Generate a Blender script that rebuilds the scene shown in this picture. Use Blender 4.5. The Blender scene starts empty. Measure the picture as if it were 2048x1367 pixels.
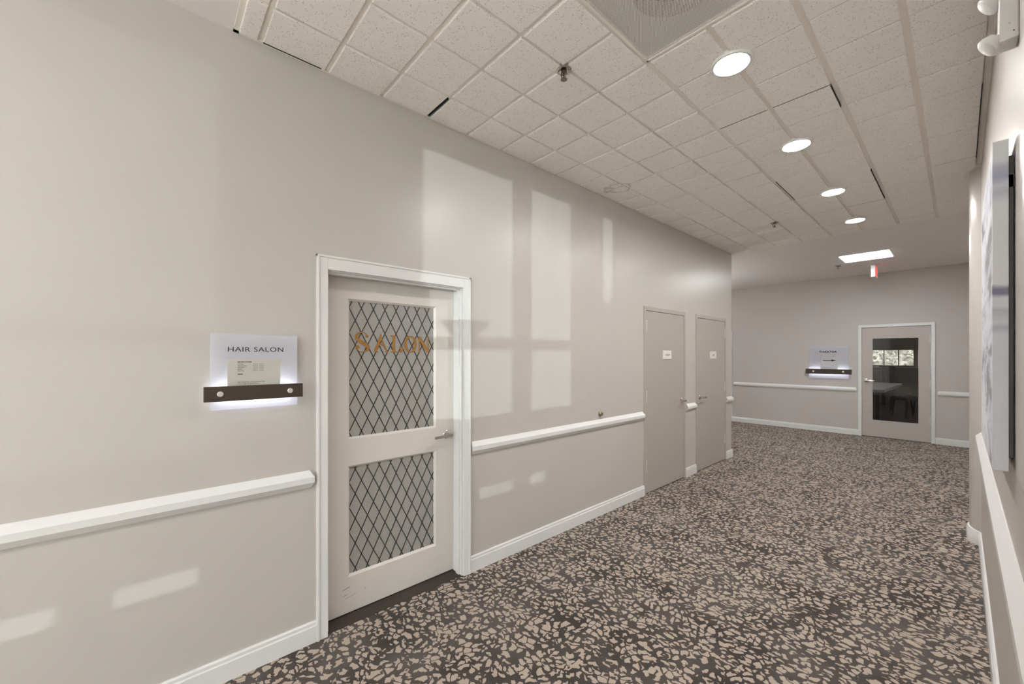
import bpy, bmesh, math, random
from mathutils import Vector, Matrix
random.seed(7)
C = bpy.context.scene
COL = C.collection

# ------------------------------------------------------------------ camera
H_EYE = 1.54
YAW = math.atan2(896, 800)
cam_d = bpy.data.cameras.new('camera')
cam_d.sensor_width = 36.0
cam_d.lens = 800 / 2048 * 36.0
cam_d.shift_y = 27.5 / 2048
cam_d.clip_start = 0.02
cam_d.clip_end = 200
cam = bpy.data.objects.new('camera', cam_d)
cam.location = (0, 0, H_EYE)
cam.rotation_euler = (math.pi / 2, 0, YAW)
COL.objects.link(cam)
C.camera = cam

# ------------------------------------------------------------------ view
C.view_settings.view_transform = 'Standard'
C.view_settings.look = 'None'
C.view_settings.exposure = 0.12
C.view_settings.gamma = 1.0

# ------------------------------------------------------------------ daylight
W = bpy.data.worlds.new('daylight')
C.world = W
W.use_nodes = True
bg = W.node_tree.nodes['Background']
bg.inputs[0].default_value = (0.92, 0.955, 1.0, 1)
bg.inputs[1].default_value = 8.6

sun_d = bpy.data.lights.new('sun', 'SUN')
sun_d.energy = 1.25
sun_d.angle = math.radians(0.12)
sun_d.color = (0.90, 0.94, 1.0)
sun = bpy.data.objects.new('sun', sun_d)
sdir = Vector((-1, 1.037, -0.0202))
sun.rotation_euler = sdir.to_track_quat('-Z', 'Y').to_euler()
sun.location = (12, -12, 3)
COL.objects.link(sun)

# ------------------------------------------------------------------ dimensions
XL, XR = -2.325, 0.115          # corridor side walls
YE = 6.571                      # end of the tiled corridor
YF = 10.17                      # far wall
HC = 3.10                       # ceiling
XFAC = 3.8                      # glazed lobby facade
YS = -7.8                       # lobby rear wall
YC = 0.9                        # where the right wall begins

# ------------------------------------------------------------------ materials
def new_mat(name):
    m = bpy.data.materials.new(name)
    m.use_nodes = True
    nt = m.node_tree
    return m, nt, nt.nodes['Principled BSDF']

def N(nt, typ, **kw):
    n = nt.nodes.new(typ)
    for k, v in kw.items():
        if k.startswith('i_'):
            key = k[2:]
            key = int(key) if key.isdigit() else key
            n.inputs[key].default_value = v
        else:
            setattr(n, k, v)
    return n

def L(nt, a, ao, b, bi):
    nt.links.new(a.outputs[ao], b.inputs[bi])

def plain(name, col, rough=0.5, metal=0.0, spec=0.5, bump=0.0, bscale=200, var=0.0, coat=0.0):
    m, nt, p = new_mat(name)
    p.inputs['Roughness'].default_value = rough
    p.inputs['Metallic'].default_value = metal
    p.inputs['Specular IOR Level'].default_value = spec
    p.inputs['Coat Weight'].default_value = coat
    tc = N(nt, 'ShaderNodeTexCoord')
    nz = N(nt, 'ShaderNodeTexNoise', i_Scale=bscale, i_Detail=3.0)
    L(nt, tc, 'Object', nz, 'Vector')
    mx = N(nt, 'ShaderNodeMix', data_type='RGBA')
    c = col
    mx.inputs[6].default_value = (c[0] * (1 - var), c[1] * (1 - var), c[2] * (1 - var), 1)
    mx.inputs[7].default_value = (min(1, c[0] * (1 + var)), min(1, c[1] * (1 + var)), min(1, c[2] * (1 + var)), 1)
    L(nt, nz, 'Fac', mx, 0)
    L(nt, mx, 2, p, 'Base Color')
    if bump:
        b = N(nt, 'ShaderNodeBump', i_Strength=bump, i_Distance=0.001)
        L(nt, nz, 'Fac', b, 'Height')
        L(nt, b, 'Normal', p, 'Normal')
    return m

def emit(name, col, s):
    m = bpy.data.materials.new(name)
    m.use_nodes = True
    nt = m.node_tree
    nt.nodes.clear()
    e = N(nt, 'ShaderNodeEmission')
    e.inputs[0].default_value = (*col, 1)
    e.inputs[1].default_value = s
    o = N(nt, 'ShaderNodeOutputMaterial')
    L(nt, e, 0, o, 0)
    return m

M_wall = plain('greige_wall_paint', (0.552, 0.522, 0.490), rough=0.33, spec=0.45, bump=0.05, bscale=160, var=0.01)
M_farwall = plain('far_wall_paint', (0.56, 0.517, 0.492), rough=0.6, spec=0.3, bump=0.05, bscale=160, var=0.01)
M_drywall = plain('ceiling_drywall', (0.84, 0.81, 0.80), rough=0.8, spec=0.2, bump=0.04, bscale=200, var=0.01)
M_white = plain('white_trim_paint', (0.77, 0.77, 0.765), rough=0.3, spec=0.5, bump=0.02, bscale=60, var=0.01)
M_salon = plain('salon_door_paint', (0.70, 0.662, 0.622), rough=0.4, spec=0.45, bump=0.03, bscale=90, var=0.015)
M_taupe = plain('taupe_door_paint', (0.445, 0.405, 0.37), rough=0.4, spec=0.4, bump=0.02, bscale=90, var=0.01)
M_thdoor = plain('theatre_door_paint', (0.50, 0.455, 0.43), rough=0.45, spec=0.4, bump=0.02, bscale=90, var=0.01)
M_chrome = plain('satin_chrome', (0.62, 0.60, 0.58), rough=0.22, metal=1.0, var=0.03)
M_hinge = plain('painted_hinge', (0.60, 0.57, 0.54), rough=0.3, metal=0.3, var=0.02)
M_bronze = plain('dark_bronze', (0.055, 0.040, 0.030), rough=0.5, spec=0.4, var=0.25, bscale=350, bump=0.03)
M_cap = plain('nickel_cap', (0.80, 0.78, 0.74), rough=0.35, metal=0.6, var=0.05, bscale=500)
M_ink = plain('black_lettering', (0.02, 0.02, 0.022), rough=0.6)
M_greyink = plain('printed_ink', (0.10, 0.10, 0.095), rough=0.8)
M_paper = plain('cream_paper', (0.54, 0.525, 0.475), rough=0.8, var=0.01)
M_paper2 = plain('white_paper', (0.60, 0.60, 0.62), rough=0.8, var=0.01)
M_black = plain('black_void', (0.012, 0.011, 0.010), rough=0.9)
M_gold = plain('gold_leaf_lettering', (0.36, 0.175, 0.035), rough=0.45, metal=0.15, var=0.2, bscale=120)
M_lead = plain('dark_leading', (0.028, 0.024, 0.020), rough=0.5)
M_grid = plain('ceiling_grid_enamel', (0.84, 0.79, 0.72), rough=0.5, spec=0.3)
M_sprink = plain('sprinkler_metal', (0.20, 0.15, 0.12), rough=0.3, metal=1.0)
M_ring = plain('white_enamel', (0.80, 0.79, 0.77), rough=0.35)
M_plast = plain('white_plastic', (0.74, 0.73, 0.72), rough=0.35)
M_doorsill = plain('dark_threshold_carpet', (0.050, 0.037, 0.030), rough=0.95, var=0.3, bscale=300, bump=0.4)
M_cloth = plain('white_table_linen', (0.80, 0.82, 0.88), rough=0.3, var=0.02)
M_chairblk = plain('black_chair_vinyl', (0.012, 0.012, 0.016), rough=0.45)
M_wood = plain('dark_walnut', (0.05, 0.032, 0.022), rough=0.35, var=0.3, bscale=20)
M_olive = plain('theatre_wall_paint', (0.33, 0.31, 0.28), rough=0.8)
M_shade = plain('roller_shade', (0.33, 0.34, 0.31), rough=0.9)
M_trmfl = plain('theatre_room_floor', (0.045, 0.030, 0.020), rough=0.35, var=0.35, bscale=6)
M_sofa = plain('grey_upholstery', (0.25, 0.24, 0.23), rough=0.9, var=0.08, bscale=80)
M_duct = plain('duct_shade', (0.05, 0.045, 0.04), rough=0.8)  # near-black so the duct recess looks shaded
M_back = plain('diffuser_backing', (0.46, 0.45, 0.43), rough=0.6)  # greyed as the shade seen through the holes
M_ductgrey = plain('collar_shade', (0.26, 0.25, 0.24), rough=0.6)  # collar colour darkened to carry the recess shade
M_ground = plain('pale_bounce_ground', (0.80, 0.78, 0.74), rough=0.9, var=0.05, bscale=2)
M_doorstop = plain('aged_brass', (0.24, 0.20, 0.13), rough=0.35, metal=0.8)
M_lamp = emit('downlight_lens', (1.0, 0.975, 0.95), 305.0)
M_troffer = emit('troffer_lens', (0.98, 0.99, 1.0), 30.0)
M_led = emit('cool_led_strip', (0.86, 0.90, 1.0), 17.0)
M_exitw = emit('exit_box_face', (1.0, 0.28, 0.26), 0.75)
M_exitr = emit('exit_letters', (1.0, 0.02, 0.02), 1.2)

def tile_mat():
    m, nt, p = new_mat('mineral_ceiling_tile')
    p.inputs['Roughness'].default_value = 0.9
    p.inputs['Specular IOR Level'].default_value = 0.15
    tc = N(nt, 'ShaderNodeTexCoord')
    v = N(nt, 'ShaderNodeTexVoronoi', i_Scale=105.0)
    n2 = N(nt, 'ShaderNodeTexNoise', i_Scale=22.0, i_Detail=2.0)
    n3 = N(nt, 'ShaderNodeTexNoise', i_Scale=1.1, i_Detail=2.0)
    for k in (v, n2, n3):
        L(nt, tc, 'Object', k, 'Vector')
    lt = N(nt, 'ShaderNodeMath', operation='LESS_THAN', i_1=0.22)
    L(nt, v, 'Distance', lt, 0)
    gt = N(nt, 'ShaderNodeMath', operation='GREATER_THAN', i_1=0.48)
    L(nt, n2, 'Fac', gt, 0)
    mu = N(nt, 'ShaderNodeMath', operation='MULTIPLY')
    L(nt, lt, 0, mu, 0); L(nt, gt, 0, mu, 1)
    mxb = N(nt, 'ShaderNodeMix', data_type='RGBA')
    mxb.inputs[6].default_value = (0.88, 0.85, 0.815, 1)
    mxb.inputs[7].default_value = (0.91, 0.885, 0.85, 1)
    L(nt, n3, 'Fac', mxb, 0)
    mx = N(nt, 'ShaderNodeMix', data_type='RGBA')
    mx.inputs[7].default_value = (0.48, 0.44, 0.39, 1)
    L(nt, mu, 0, mx, 0); L(nt, mxb, 2, mx, 6)
    # brown water ring on the tile by the left wall
    vm = N(nt, 'ShaderNodeVectorMath', operation='DISTANCE')
    vm.inputs[1].default_value = (-2.10, 3.20, HC)
    nzc = N(nt, 'ShaderNodeTexNoise', i_Scale=9.0, i_Detail=3.0)
    L(nt, tc, 'Object', nzc, 'Vector')
    ad = N(nt, 'ShaderNodeMixRGB', blend_type='LINEAR_LIGHT'); ad.inputs[0].default_value = 0.12
    L(nt, tc, 'Object', ad, 1); L(nt, nzc, 'Color', ad, 2)
    L(nt, ad, 0, vm, 0)
    sb = N(nt, 'ShaderNodeMath', operation='SUBTRACT', i_1=0.105); L(nt, vm, 'Value', sb, 0)
    ab = N(nt, 'ShaderNodeMath', operation='ABSOLUTE'); L(nt, sb, 0, ab, 0)
    ri = N(nt, 'ShaderNodeMapRange', i_1=0.0, i_2=0.022, i_3=0.45, i_4=0.0)
    L(nt, ab, 0, ri, 0)
    st = N(nt, 'ShaderNodeMix', data_type='RGBA')
    st.inputs[7].default_value = (0.36, 0.27, 0.18, 1)
    L(nt, ri, 0, st, 0); L(nt, mx, 2, st, 6)
    L(nt, st, 2, p, 'Base Color')
    b = N(nt, 'ShaderNodeBump', i_Strength=0.35, i_Distance=0.001)
    b.invert = True
    L(nt, mu, 0, b, 'Height'); L(nt, b, 'Normal', p, 'Normal')
    return m
M_tile = tile_mat()

def carpet_mat():
    m, nt, p = new_mat('leopard_carpet')
    p.inputs['Roughness'].default_value = 0.95
    p.inputs['Specular IOR Level'].default_value = 0.1
    p.inputs['Sheen Weight'].default_value = 0.15
    tc = N(nt, 'ShaderNodeTexCoord')
    # wobbly coordinates
    def warp(src, scale, amp, det=1.0):
        wn = N(nt, 'ShaderNodeTexNoise', i_Scale=scale, i_Detail=det)
        L(nt, tc, 'Object', wn, 'Vector')
        wsub = N(nt, 'ShaderNodeVectorMath', operation='SUBTRACT'); wsub.inputs[1].default_value = (0.5, 0.5, 0.5)
        L(nt, wn, 'Color', wsub, 0)
        wsc = N(nt, 'ShaderNodeVectorMath', operation='SCALE'); wsc.inputs['Scale'].default_value = amp
        L(nt, wsub, 0, wsc, 0)
        wad = N(nt, 'ShaderNodeVectorMath', operation='ADD')
        L(nt, src[0], src[1], wad, 0); L(nt, wsc, 0, wad, 1)
        return (wad, 0)
    w1 = warp((tc, 'Object'), 6.0, 0.11)
    w2 = warp(w1, 30.0, 0.040)
    def vor(scl, rot):
        mp = N(nt, 'ShaderNodeMapping')
        mp.inputs['Rotation'].default_value = (0, 0, rot)
        mp.inputs['Scale'].default_value = scl
        L(nt, w2[0], w2[1], mp, 'Vector')
        v = N(nt, 'ShaderNodeTexVoronoi', feature='DISTANCE_TO_EDGE', voronoi_dimensions='2D', i_Scale=1.0, i_Randomness=0.8)
        L(nt, mp, 0, v, 'Vector')
        f1 = N(nt, 'ShaderNodeTexVoronoi', feature='F1', voronoi_dimensions='2D', i_Scale=1.0, i_Randomness=0.8)
        L(nt, mp, 0, f1, 'Vector')
        # round the cells: min(edge, 0.62 - f1)
        sb = N(nt, 'ShaderNodeMath', operation='SUBTRACT', i_0=0.60); L(nt, f1, 'Distance', sb, 1)
        mn = N(nt, 'ShaderNodeMath', operation='MINIMUM'); L(nt, v, 'Distance', mn, 0); L(nt, sb, 0, mn, 1)
        return mn
    va = vor((17.0, 27.0, 1), 0.25)
    vb = vor((24.0, 18.5, 1), -0.15)
    sel = N(nt, 'ShaderNodeTexNoise', i_Scale=3.6, i_Detail=1.0)
    L(nt, tc, 'Object', sel, 'Vector')
    sr = N(nt, 'ShaderNodeMapRange', i_1=0.49, i_2=0.51, i_3=0.0, i_4=1.0)
    L(nt, sel, 'Fac', sr, 0)
    mv = N(nt, 'ShaderNodeMix', data_type='FLOAT')
    L(nt, sr, 0, mv, 0); L(nt, va, 0, mv, 2); L(nt, vb, 0, mv, 3)
    # threshold varies: some zones are mostly dark
    tn = N(nt, 'ShaderNodeTexNoise', i_Scale=7.5, i_Detail=2.0)
    mpo = N(nt, 'ShaderNodeMapping'); mpo.inputs['Location'].default_value = (7, 3, 0)
    L(nt, tc, 'Object', mpo, 'Vector'); L(nt, mpo, 0, tn, 'Vector')
    thr = N(nt, 'ShaderNodeMapRange', i_1=0.36, i_2=0.68, i_3=0.07, i_4=0.195)
    L(nt, tn, 'Fac', thr, 0)
    df = N(nt, 'ShaderNodeMath', operation='SUBTRACT')
    # wide dark veins wind between patches of spots
    bv = N(nt, 'ShaderNodeTexVoronoi', feature='DISTANCE_TO_EDGE', voronoi_dimensions='2D', i_Scale=4.6)
    wb = warp((tc, 'Object'), 5.0, 0.22, 2.0)
    L(nt, wb[0], wb[1], bv, 'Vector')
    bvr = N(nt, 'ShaderNodeMapRange', i_1=0.015, i_2=0.05, i_3=0.16, i_4=0.0); L(nt, bv, 'Distance', bvr, 0)
    ta = N(nt, 'ShaderNodeMath', operation='ADD'); L(nt, thr, 0, ta, 0); L(nt, bvr, 0, ta, 1)
    L(nt, mv, 0, df, 0); L(nt, ta, 0, df, 1)
    # fuzzy yarn edge
    yn = N(nt, 'ShaderNodeTexNoise', i_Scale=230.0, i_Detail=1.0)
    L(nt, tc, 'Object', yn, 'Vector')
    ym = N(nt, 'ShaderNodeMath', operation='MULTIPLY_ADD', i_1=0.10, i_2=-0.05)
    L(nt, yn, 'Fac', ym, 0)
    d2 = N(nt, 'ShaderNodeMath', operation='ADD'); L(nt, df, 0, d2, 0); L(nt, ym, 0, d2, 1)
    mask = N(nt, 'ShaderNodeMapRange', i_1=-0.012, i_2=0.012, i_3=0.0, i_4=1.0)
    L(nt, d2, 0, mask, 0)
    # small inner marks that open the spots into rosettes
    hn = N(nt, 'ShaderNodeTexNoise', i_Scale=24.0, i_Detail=1.0)
    mph = N(nt, 'ShaderNodeMapping'); mph.inputs['Location'].default_value = (1.3, 9.1, 0)
    L(nt, tc, 'Object', mph, 'Vector'); L(nt, mph, 0, hn, 'Vector')
    hm = N(nt, 'ShaderNodeMapRange', i_1=0.60, i_2=0.63, i_3=1.0, i_4=0.0)
    L(nt, hn, 'Fac', hm, 0)
    mk = N(nt, 'ShaderNodeMath', operation='MULTIPLY'); L(nt, mask, 0, mk, 0); L(nt, hm, 0, mk, 1)
    # background browns and greys
    bn = N(nt, 'ShaderNodeTexNoise', i_Scale=2.3, i_Detail=3.0)
    L(nt, tc, 'Object', bn, 'Vector')
    br = N(nt, 'ShaderNodeMapRange', i_1=0.40, i_2=0.60, i_3=0.0, i_4=1.0); L(nt, bn, 'Fac', br, 0)
    bgc = N(nt, 'ShaderNodeMix', data_type='RGBA')
    bgc.inputs[6].default_value = (0.046, 0.036, 0.031, 1)
    bgc.inputs[7].default_value = (0.098, 0.084, 0.076, 1)
    L(nt, br, 0, bgc, 0)
    fgc = N(nt, 'ShaderNodeMix', data_type='RGBA')
    fgc.inputs[6].default_value = (0.43, 0.350, 0.285, 1)
    fgc.inputs[7].default_value = (0.50, 0.420, 0.355, 1)
    L(nt, yn, 'Fac', fgc, 0)
    mx = N(nt, 'ShaderNodeMix', data_type='RGBA')
    L(nt, mk, 0, mx, 0); L(nt, bgc, 2, mx, 6); L(nt, fgc, 2, mx, 7)
    # ribs
    wv = N(nt, 'ShaderNodeTexWave', bands_direction='Y', i_Scale=42.0, i_Distortion=0.6)
    wv.inputs['Detail Scale'].default_value = 6.0
    L(nt, tc, 'Object', wv, 'Vector')
    rm = N(nt, 'ShaderNodeMapRange', i_1=0.0, i_2=1.0, i_3=0.86, i_4=1.06); L(nt, wv, 'Fac', rm, 0)
    mm = N(nt, 'ShaderNodeMix', data_type='RGBA', blend_type='MULTIPLY'); mm.inputs[0].default_value = 1.0
    cr = N(nt, 'ShaderNodeCombineColor'); 
    for i in range(3): L(nt, rm, 0, cr, i)
    L(nt, mx, 2, mm, 6); L(nt, cr, 0, mm, 7)
    L(nt, mm, 2, p, 'Base Color')
    ba = N(nt, 'ShaderNodeMath', operation='ADD'); L(nt, wv, 'Fac', ba, 0); L(nt, yn, 'Fac', ba, 1)
    b = N(nt, 'ShaderNodeBump', i_Strength=0.35, i_Distance=0.002)
    L(nt, ba, 0, b, 'Height'); L(nt, b, 'Normal', p, 'Normal')
    return m
M_carpet = carpet_mat()

def frosted_mat():
    m, nt, p = new_mat('frosted_salon_glass')
    p.inputs['Base Color'].default_value = (0.36, 0.355, 0.335, 1)
    p.inputs['Roughness'].default_value = 0.22
    p.inputs['Transmission Weight'].default_value = 0.25
    p.inputs['Specular IOR Level'].default_value = 0.6
    tc = N(nt, 'ShaderNodeTexCoord')
    nz = N(nt, 'ShaderNodeTexNoise', i_Scale=330.0, i_Detail=2.0)
    L(nt, tc, 'Object', nz, 'Vector')
    mr = N(nt, 'ShaderNodeMix', data_type='RGBA')
    mr.inputs[6].default_value = (0.40, 0.39, 0.37, 1); mr.inputs[7].default_value = (0.58, 0.57, 0.54, 1)
    L(nt, nz, 'Fac', mr, 0); L(nt, mr, 2, p, 'Base Color')
    b = N(nt, 'ShaderNodeBump', i_Strength=0.25, i_Distance=0.001)
    L(nt, nz, 'Fac', b, 'Height'); L(nt, b, 'Normal', p, 'Normal')
    return m
M_frost = frosted_mat()

def clear_glass(name, tint=(0.9, 0.92, 0.9), refl=0.5):
    m = bpy.data.materials.new(name); m.use_nodes = True
    nt = m.node_tree; nt.nodes.clear()
    t = N(nt, 'ShaderNodeBsdfTransparent'); t.inputs[0].default_value = (*tint, 1)
    g = N(nt, 'ShaderNodeBsdfGlossy'); g.inputs['Roughness'].default_value = 0.02
    lw = N(nt, 'ShaderNodeLayerWeight'); lw.inputs[0].default_value = 0.5
    pw = N(nt, 'ShaderNodeMath', operation='POWER', i_1=4.0); L(nt, lw, 'Facing', pw, 0)
    f = N(nt, 'ShaderNodeMath', operation='MULTIPLY_ADD', i_1=0.8, i_2=0.035); L(nt, pw, 0, f, 0)
    mx = N(nt, 'ShaderNodeMixShader'); o = N(nt, 'ShaderNodeOutputMaterial')
    L(nt, f, 0, mx, 0); L(nt, t, 0, mx, 1); L(nt, g, 0, mx, 2); L(nt, mx, 0, o, 0)
    return m
M_glass = clear_glass('clear_glass')
M_glassdk = clear_glass('tinted_door_glass', (0.70, 0.66, 0.66))

def acrylic_mat():
    m = bpy.data.materials.new('frosted_acrylic'); m.use_nodes = True
    nt = m.node_tree; nt.nodes.clear()
    d = N(nt, 'ShaderNodeBsdfPrincipled'); d.inputs['Base Color'].default_value = (0.80, 0.80, 0.84, 1)
    d.inputs['Roughness'].default_value = 0.25
    t = N(nt, 'ShaderNodeBsdfTranslucent'); t.inputs[0].default_value = (0.9, 0.91, 0.97, 1)
    c = N(nt, 'ShaderNodeBsdfTransparent'); c.inputs[0].default_value = (1, 1, 1, 1)
    m1 = N(nt, 'ShaderNodeMixShader'); m1.inputs[0].default_value = 0.5
    m2 = N(nt, 'ShaderNodeMixShader'); m2.inputs[0].default_value = 0.15
    o = N(nt, 'ShaderNodeOutputMaterial')
    L(nt, d, 0, m1, 1); L(nt, t, 0, m1, 2); L(nt, m1, 0, m2, 1); L(nt, c, 0, m2, 2); L(nt, m2, 0, o, 0)
    return m
M_acryl = acrylic_mat()

def perforated_mat():
    m, nt, p = new_mat('perforated_white_steel')
    p.inputs['Base Color'].default_value = (0.86, 0.83, 0.80, 1)
    p.inputs['Roughness'].default_value = 0.4
    tc = N(nt, 'ShaderNodeTexCoord')
    # hexagonal dot lattice from two offset square grids
    sx = N(nt, 'ShaderNodeSeparateXYZ'); L(nt, tc, 'Object', sx, 0)
    P = 0.0072
    ds = []
    for off in (0.0, 0.5):
        comps = []
        for ax, pitch in ((0, P), (1, P * 1.732)):
            mu = N(nt, 'ShaderNodeMath', operation='MULTIPLY_ADD', i_1=1 / pitch, i_2=off + 100.0); L(nt, sx, ax, mu, 0)
            fr = N(nt, 'ShaderNodeMath', operation='FRACT'); L(nt, mu, 0, fr, 0)
            sb = N(nt, 'ShaderNodeMath', operation='SUBTRACT', i_1=0.5); L(nt, fr, 0, sb, 0)
            ml = N(nt, 'ShaderNodeMath', operation='MULTIPLY', i_1=pitch); L(nt, sb, 0, ml, 0)
            comps.append(ml)
        cb = N(nt, 'ShaderNodeCombineXYZ'); L(nt, comps[0], 0, cb, 0); L(nt, comps[1], 0, cb, 1)
        ln = N(nt, 'ShaderNodeVectorMath', operation='LENGTH'); L(nt, cb, 0, ln, 0)
        ds.append(ln)
    mn = N(nt, 'ShaderNodeMath', operation='MINIMUM'); L(nt, ds[0], 'Value', mn, 0); L(nt, ds[1], 'Value', mn, 1)
    gt = N(nt, 'ShaderNodeMath', operation='GREATER_THAN', i_1=0.0025); L(nt, mn, 0, gt, 0)
    L(nt, gt, 0, p, 'Alpha')
    return m
M_perf = perforated_mat()

def painting_mat():
    m, nt, p = new_mat('watery_grey_painting')
    p.inputs['Roughness'].default_value = 0.75
    tc = N(nt, 'ShaderNodeTexCoord')
    mp = N(nt, 'ShaderNodeMapping'); mp.inputs['Scale'].default_value = (1.0, 1.2, 4.2)
    L(nt, tc, 'Object', mp, 'Vector')
    n1 = N(nt, 'ShaderNodeTexNoise', i_Scale=1.6, i_Detail=6.0, i_Roughness=0.62, i_Distortion=0.5)
    L(nt, mp, 0, n1, 'Vector')
    r = N(nt, 'ShaderNodeValToRGB')
    e = r.color_ramp.elements
    e[0].position = 0.40; e[0].color = (0.16, 0.155, 0.16, 1)
    e[1].position = 0.62; e[1].color = (0.74, 0.75, 0.79, 1)
    for pos, c in ((0.45, (0.42, 0.43, 0.50, 1)), (0.50, (0.58, 0.60, 0.67, 1)), (0.56, (0.70, 0.71, 0.75, 1))):
        x = e.new(pos); x.color = c
    L(nt, n1, 'Fac', r, 0)
    sp = N(nt, 'ShaderNodeSeparateXYZ'); L(nt, tc, 'Object', sp, 0)
    n4 = N(nt, 'ShaderNodeTexNoise', i_Scale=7.0, i_Detail=4.0); L(nt, tc, 'Object', n4, 'Vector')
    zz = N(nt, 'ShaderNodeMath', operation='MULTIPLY_ADD', i_1=0.05, i_2=-0.025); L(nt, n4, 'Fac', zz, 0)
    za = N(nt, 'ShaderNodeMath', operation='ADD'); L(nt, sp, 2, za, 0); L(nt, zz, 0, za, 1)
    rb = N(nt, 'ShaderNodeValToRGB'); eb = rb.color_ramp.elements
    eb[0].position = 0.0; eb[0].color = (0.66, 0.66, 0.70, 1); eb[1].position = 1.0; eb[1].color = (0.70, 0.71, 0.74, 1)
    for pos, c_ in ((.43, (.62, .62, .67, 1)), (.455, (.45, .45, .52, 1)), (.47, (.62, .62, .67, 1)), (.515, (.48, .48, .54, 1)), (.525, (.64, .64, .69, 1)), (.55, (.66, .66, .70, 1)),
                    (.562, (.20, .20, .27, 1)), (.577, (.22, .22, .30, 1)), (.59, (.70, .70, .73, 1)), (.85, (.70, .71, .74, 1)), (.88, (.50, .51, .60, 1)), (.905, (.62, .63, .70, 1)), (.93, (.40, .41, .52, 1)), (.965, (.46, .47, .57, 1)), (.985, (.68, .69, .73, 1))):
        q = eb.new(pos); q.color = c_
    L(nt, za, 0, rb, 0)
    fy = N(nt, 'ShaderNodeMapRange', i_1=0.01, i_2=0.06, i_3=0.0, i_4=0.75); L(nt, sp, 1, fy, 0)
    mxp = N(nt, 'ShaderNodeMix', data_type='RGBA'); L(nt, fy, 0, mxp, 0); L(nt, rb, 0, mxp, 6); L(nt, r, 0, mxp, 7)
    L(nt, mxp, 2, p, 'Base Color')
    b = N(nt, 'ShaderNodeBump', i_Strength=0.2, i_Distance=0.002)
    L(nt, n1, 'Fac', b, 'Height'); L(nt, b, 'Normal', p, 'Normal')
    return m
M_paint = painting_mat()

def leaf_mat():
    m, nt, p = new_mat('pale_spring_leaves')
    p.inputs['Roughness'].default_value = 0.7
    tc = N(nt, 'ShaderNodeTexCoord')
    v = N(nt, 'ShaderNodeTexVoronoi', i_Scale=9.0); L(nt, tc, 'Object', v, 'Vector')
    n1 = N(nt, 'ShaderNodeTexNoise', i_Scale=9.0, i_Detail=6.0, i_Roughness=0.8); L(nt, tc, 'Object', n1, 'Vector')
    r = N(nt, 'ShaderNodeValToRGB'); e = r.color_ramp.elements
    e[0].position = 0.41; e[0].color = (0.05, 0.06, 0.045, 1)
    e[1].position = 0.50; e[1].color = (0.84, 0.84, 0.78, 1)
    x = e.new(0.45); x.color = (0.46, 0.49, 0.38, 1)
    L(nt, n1, 'Fac', r, 0); L(nt, r, 0, p, 'Base Color')
    return m
M_leaf = leaf_mat()

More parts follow.
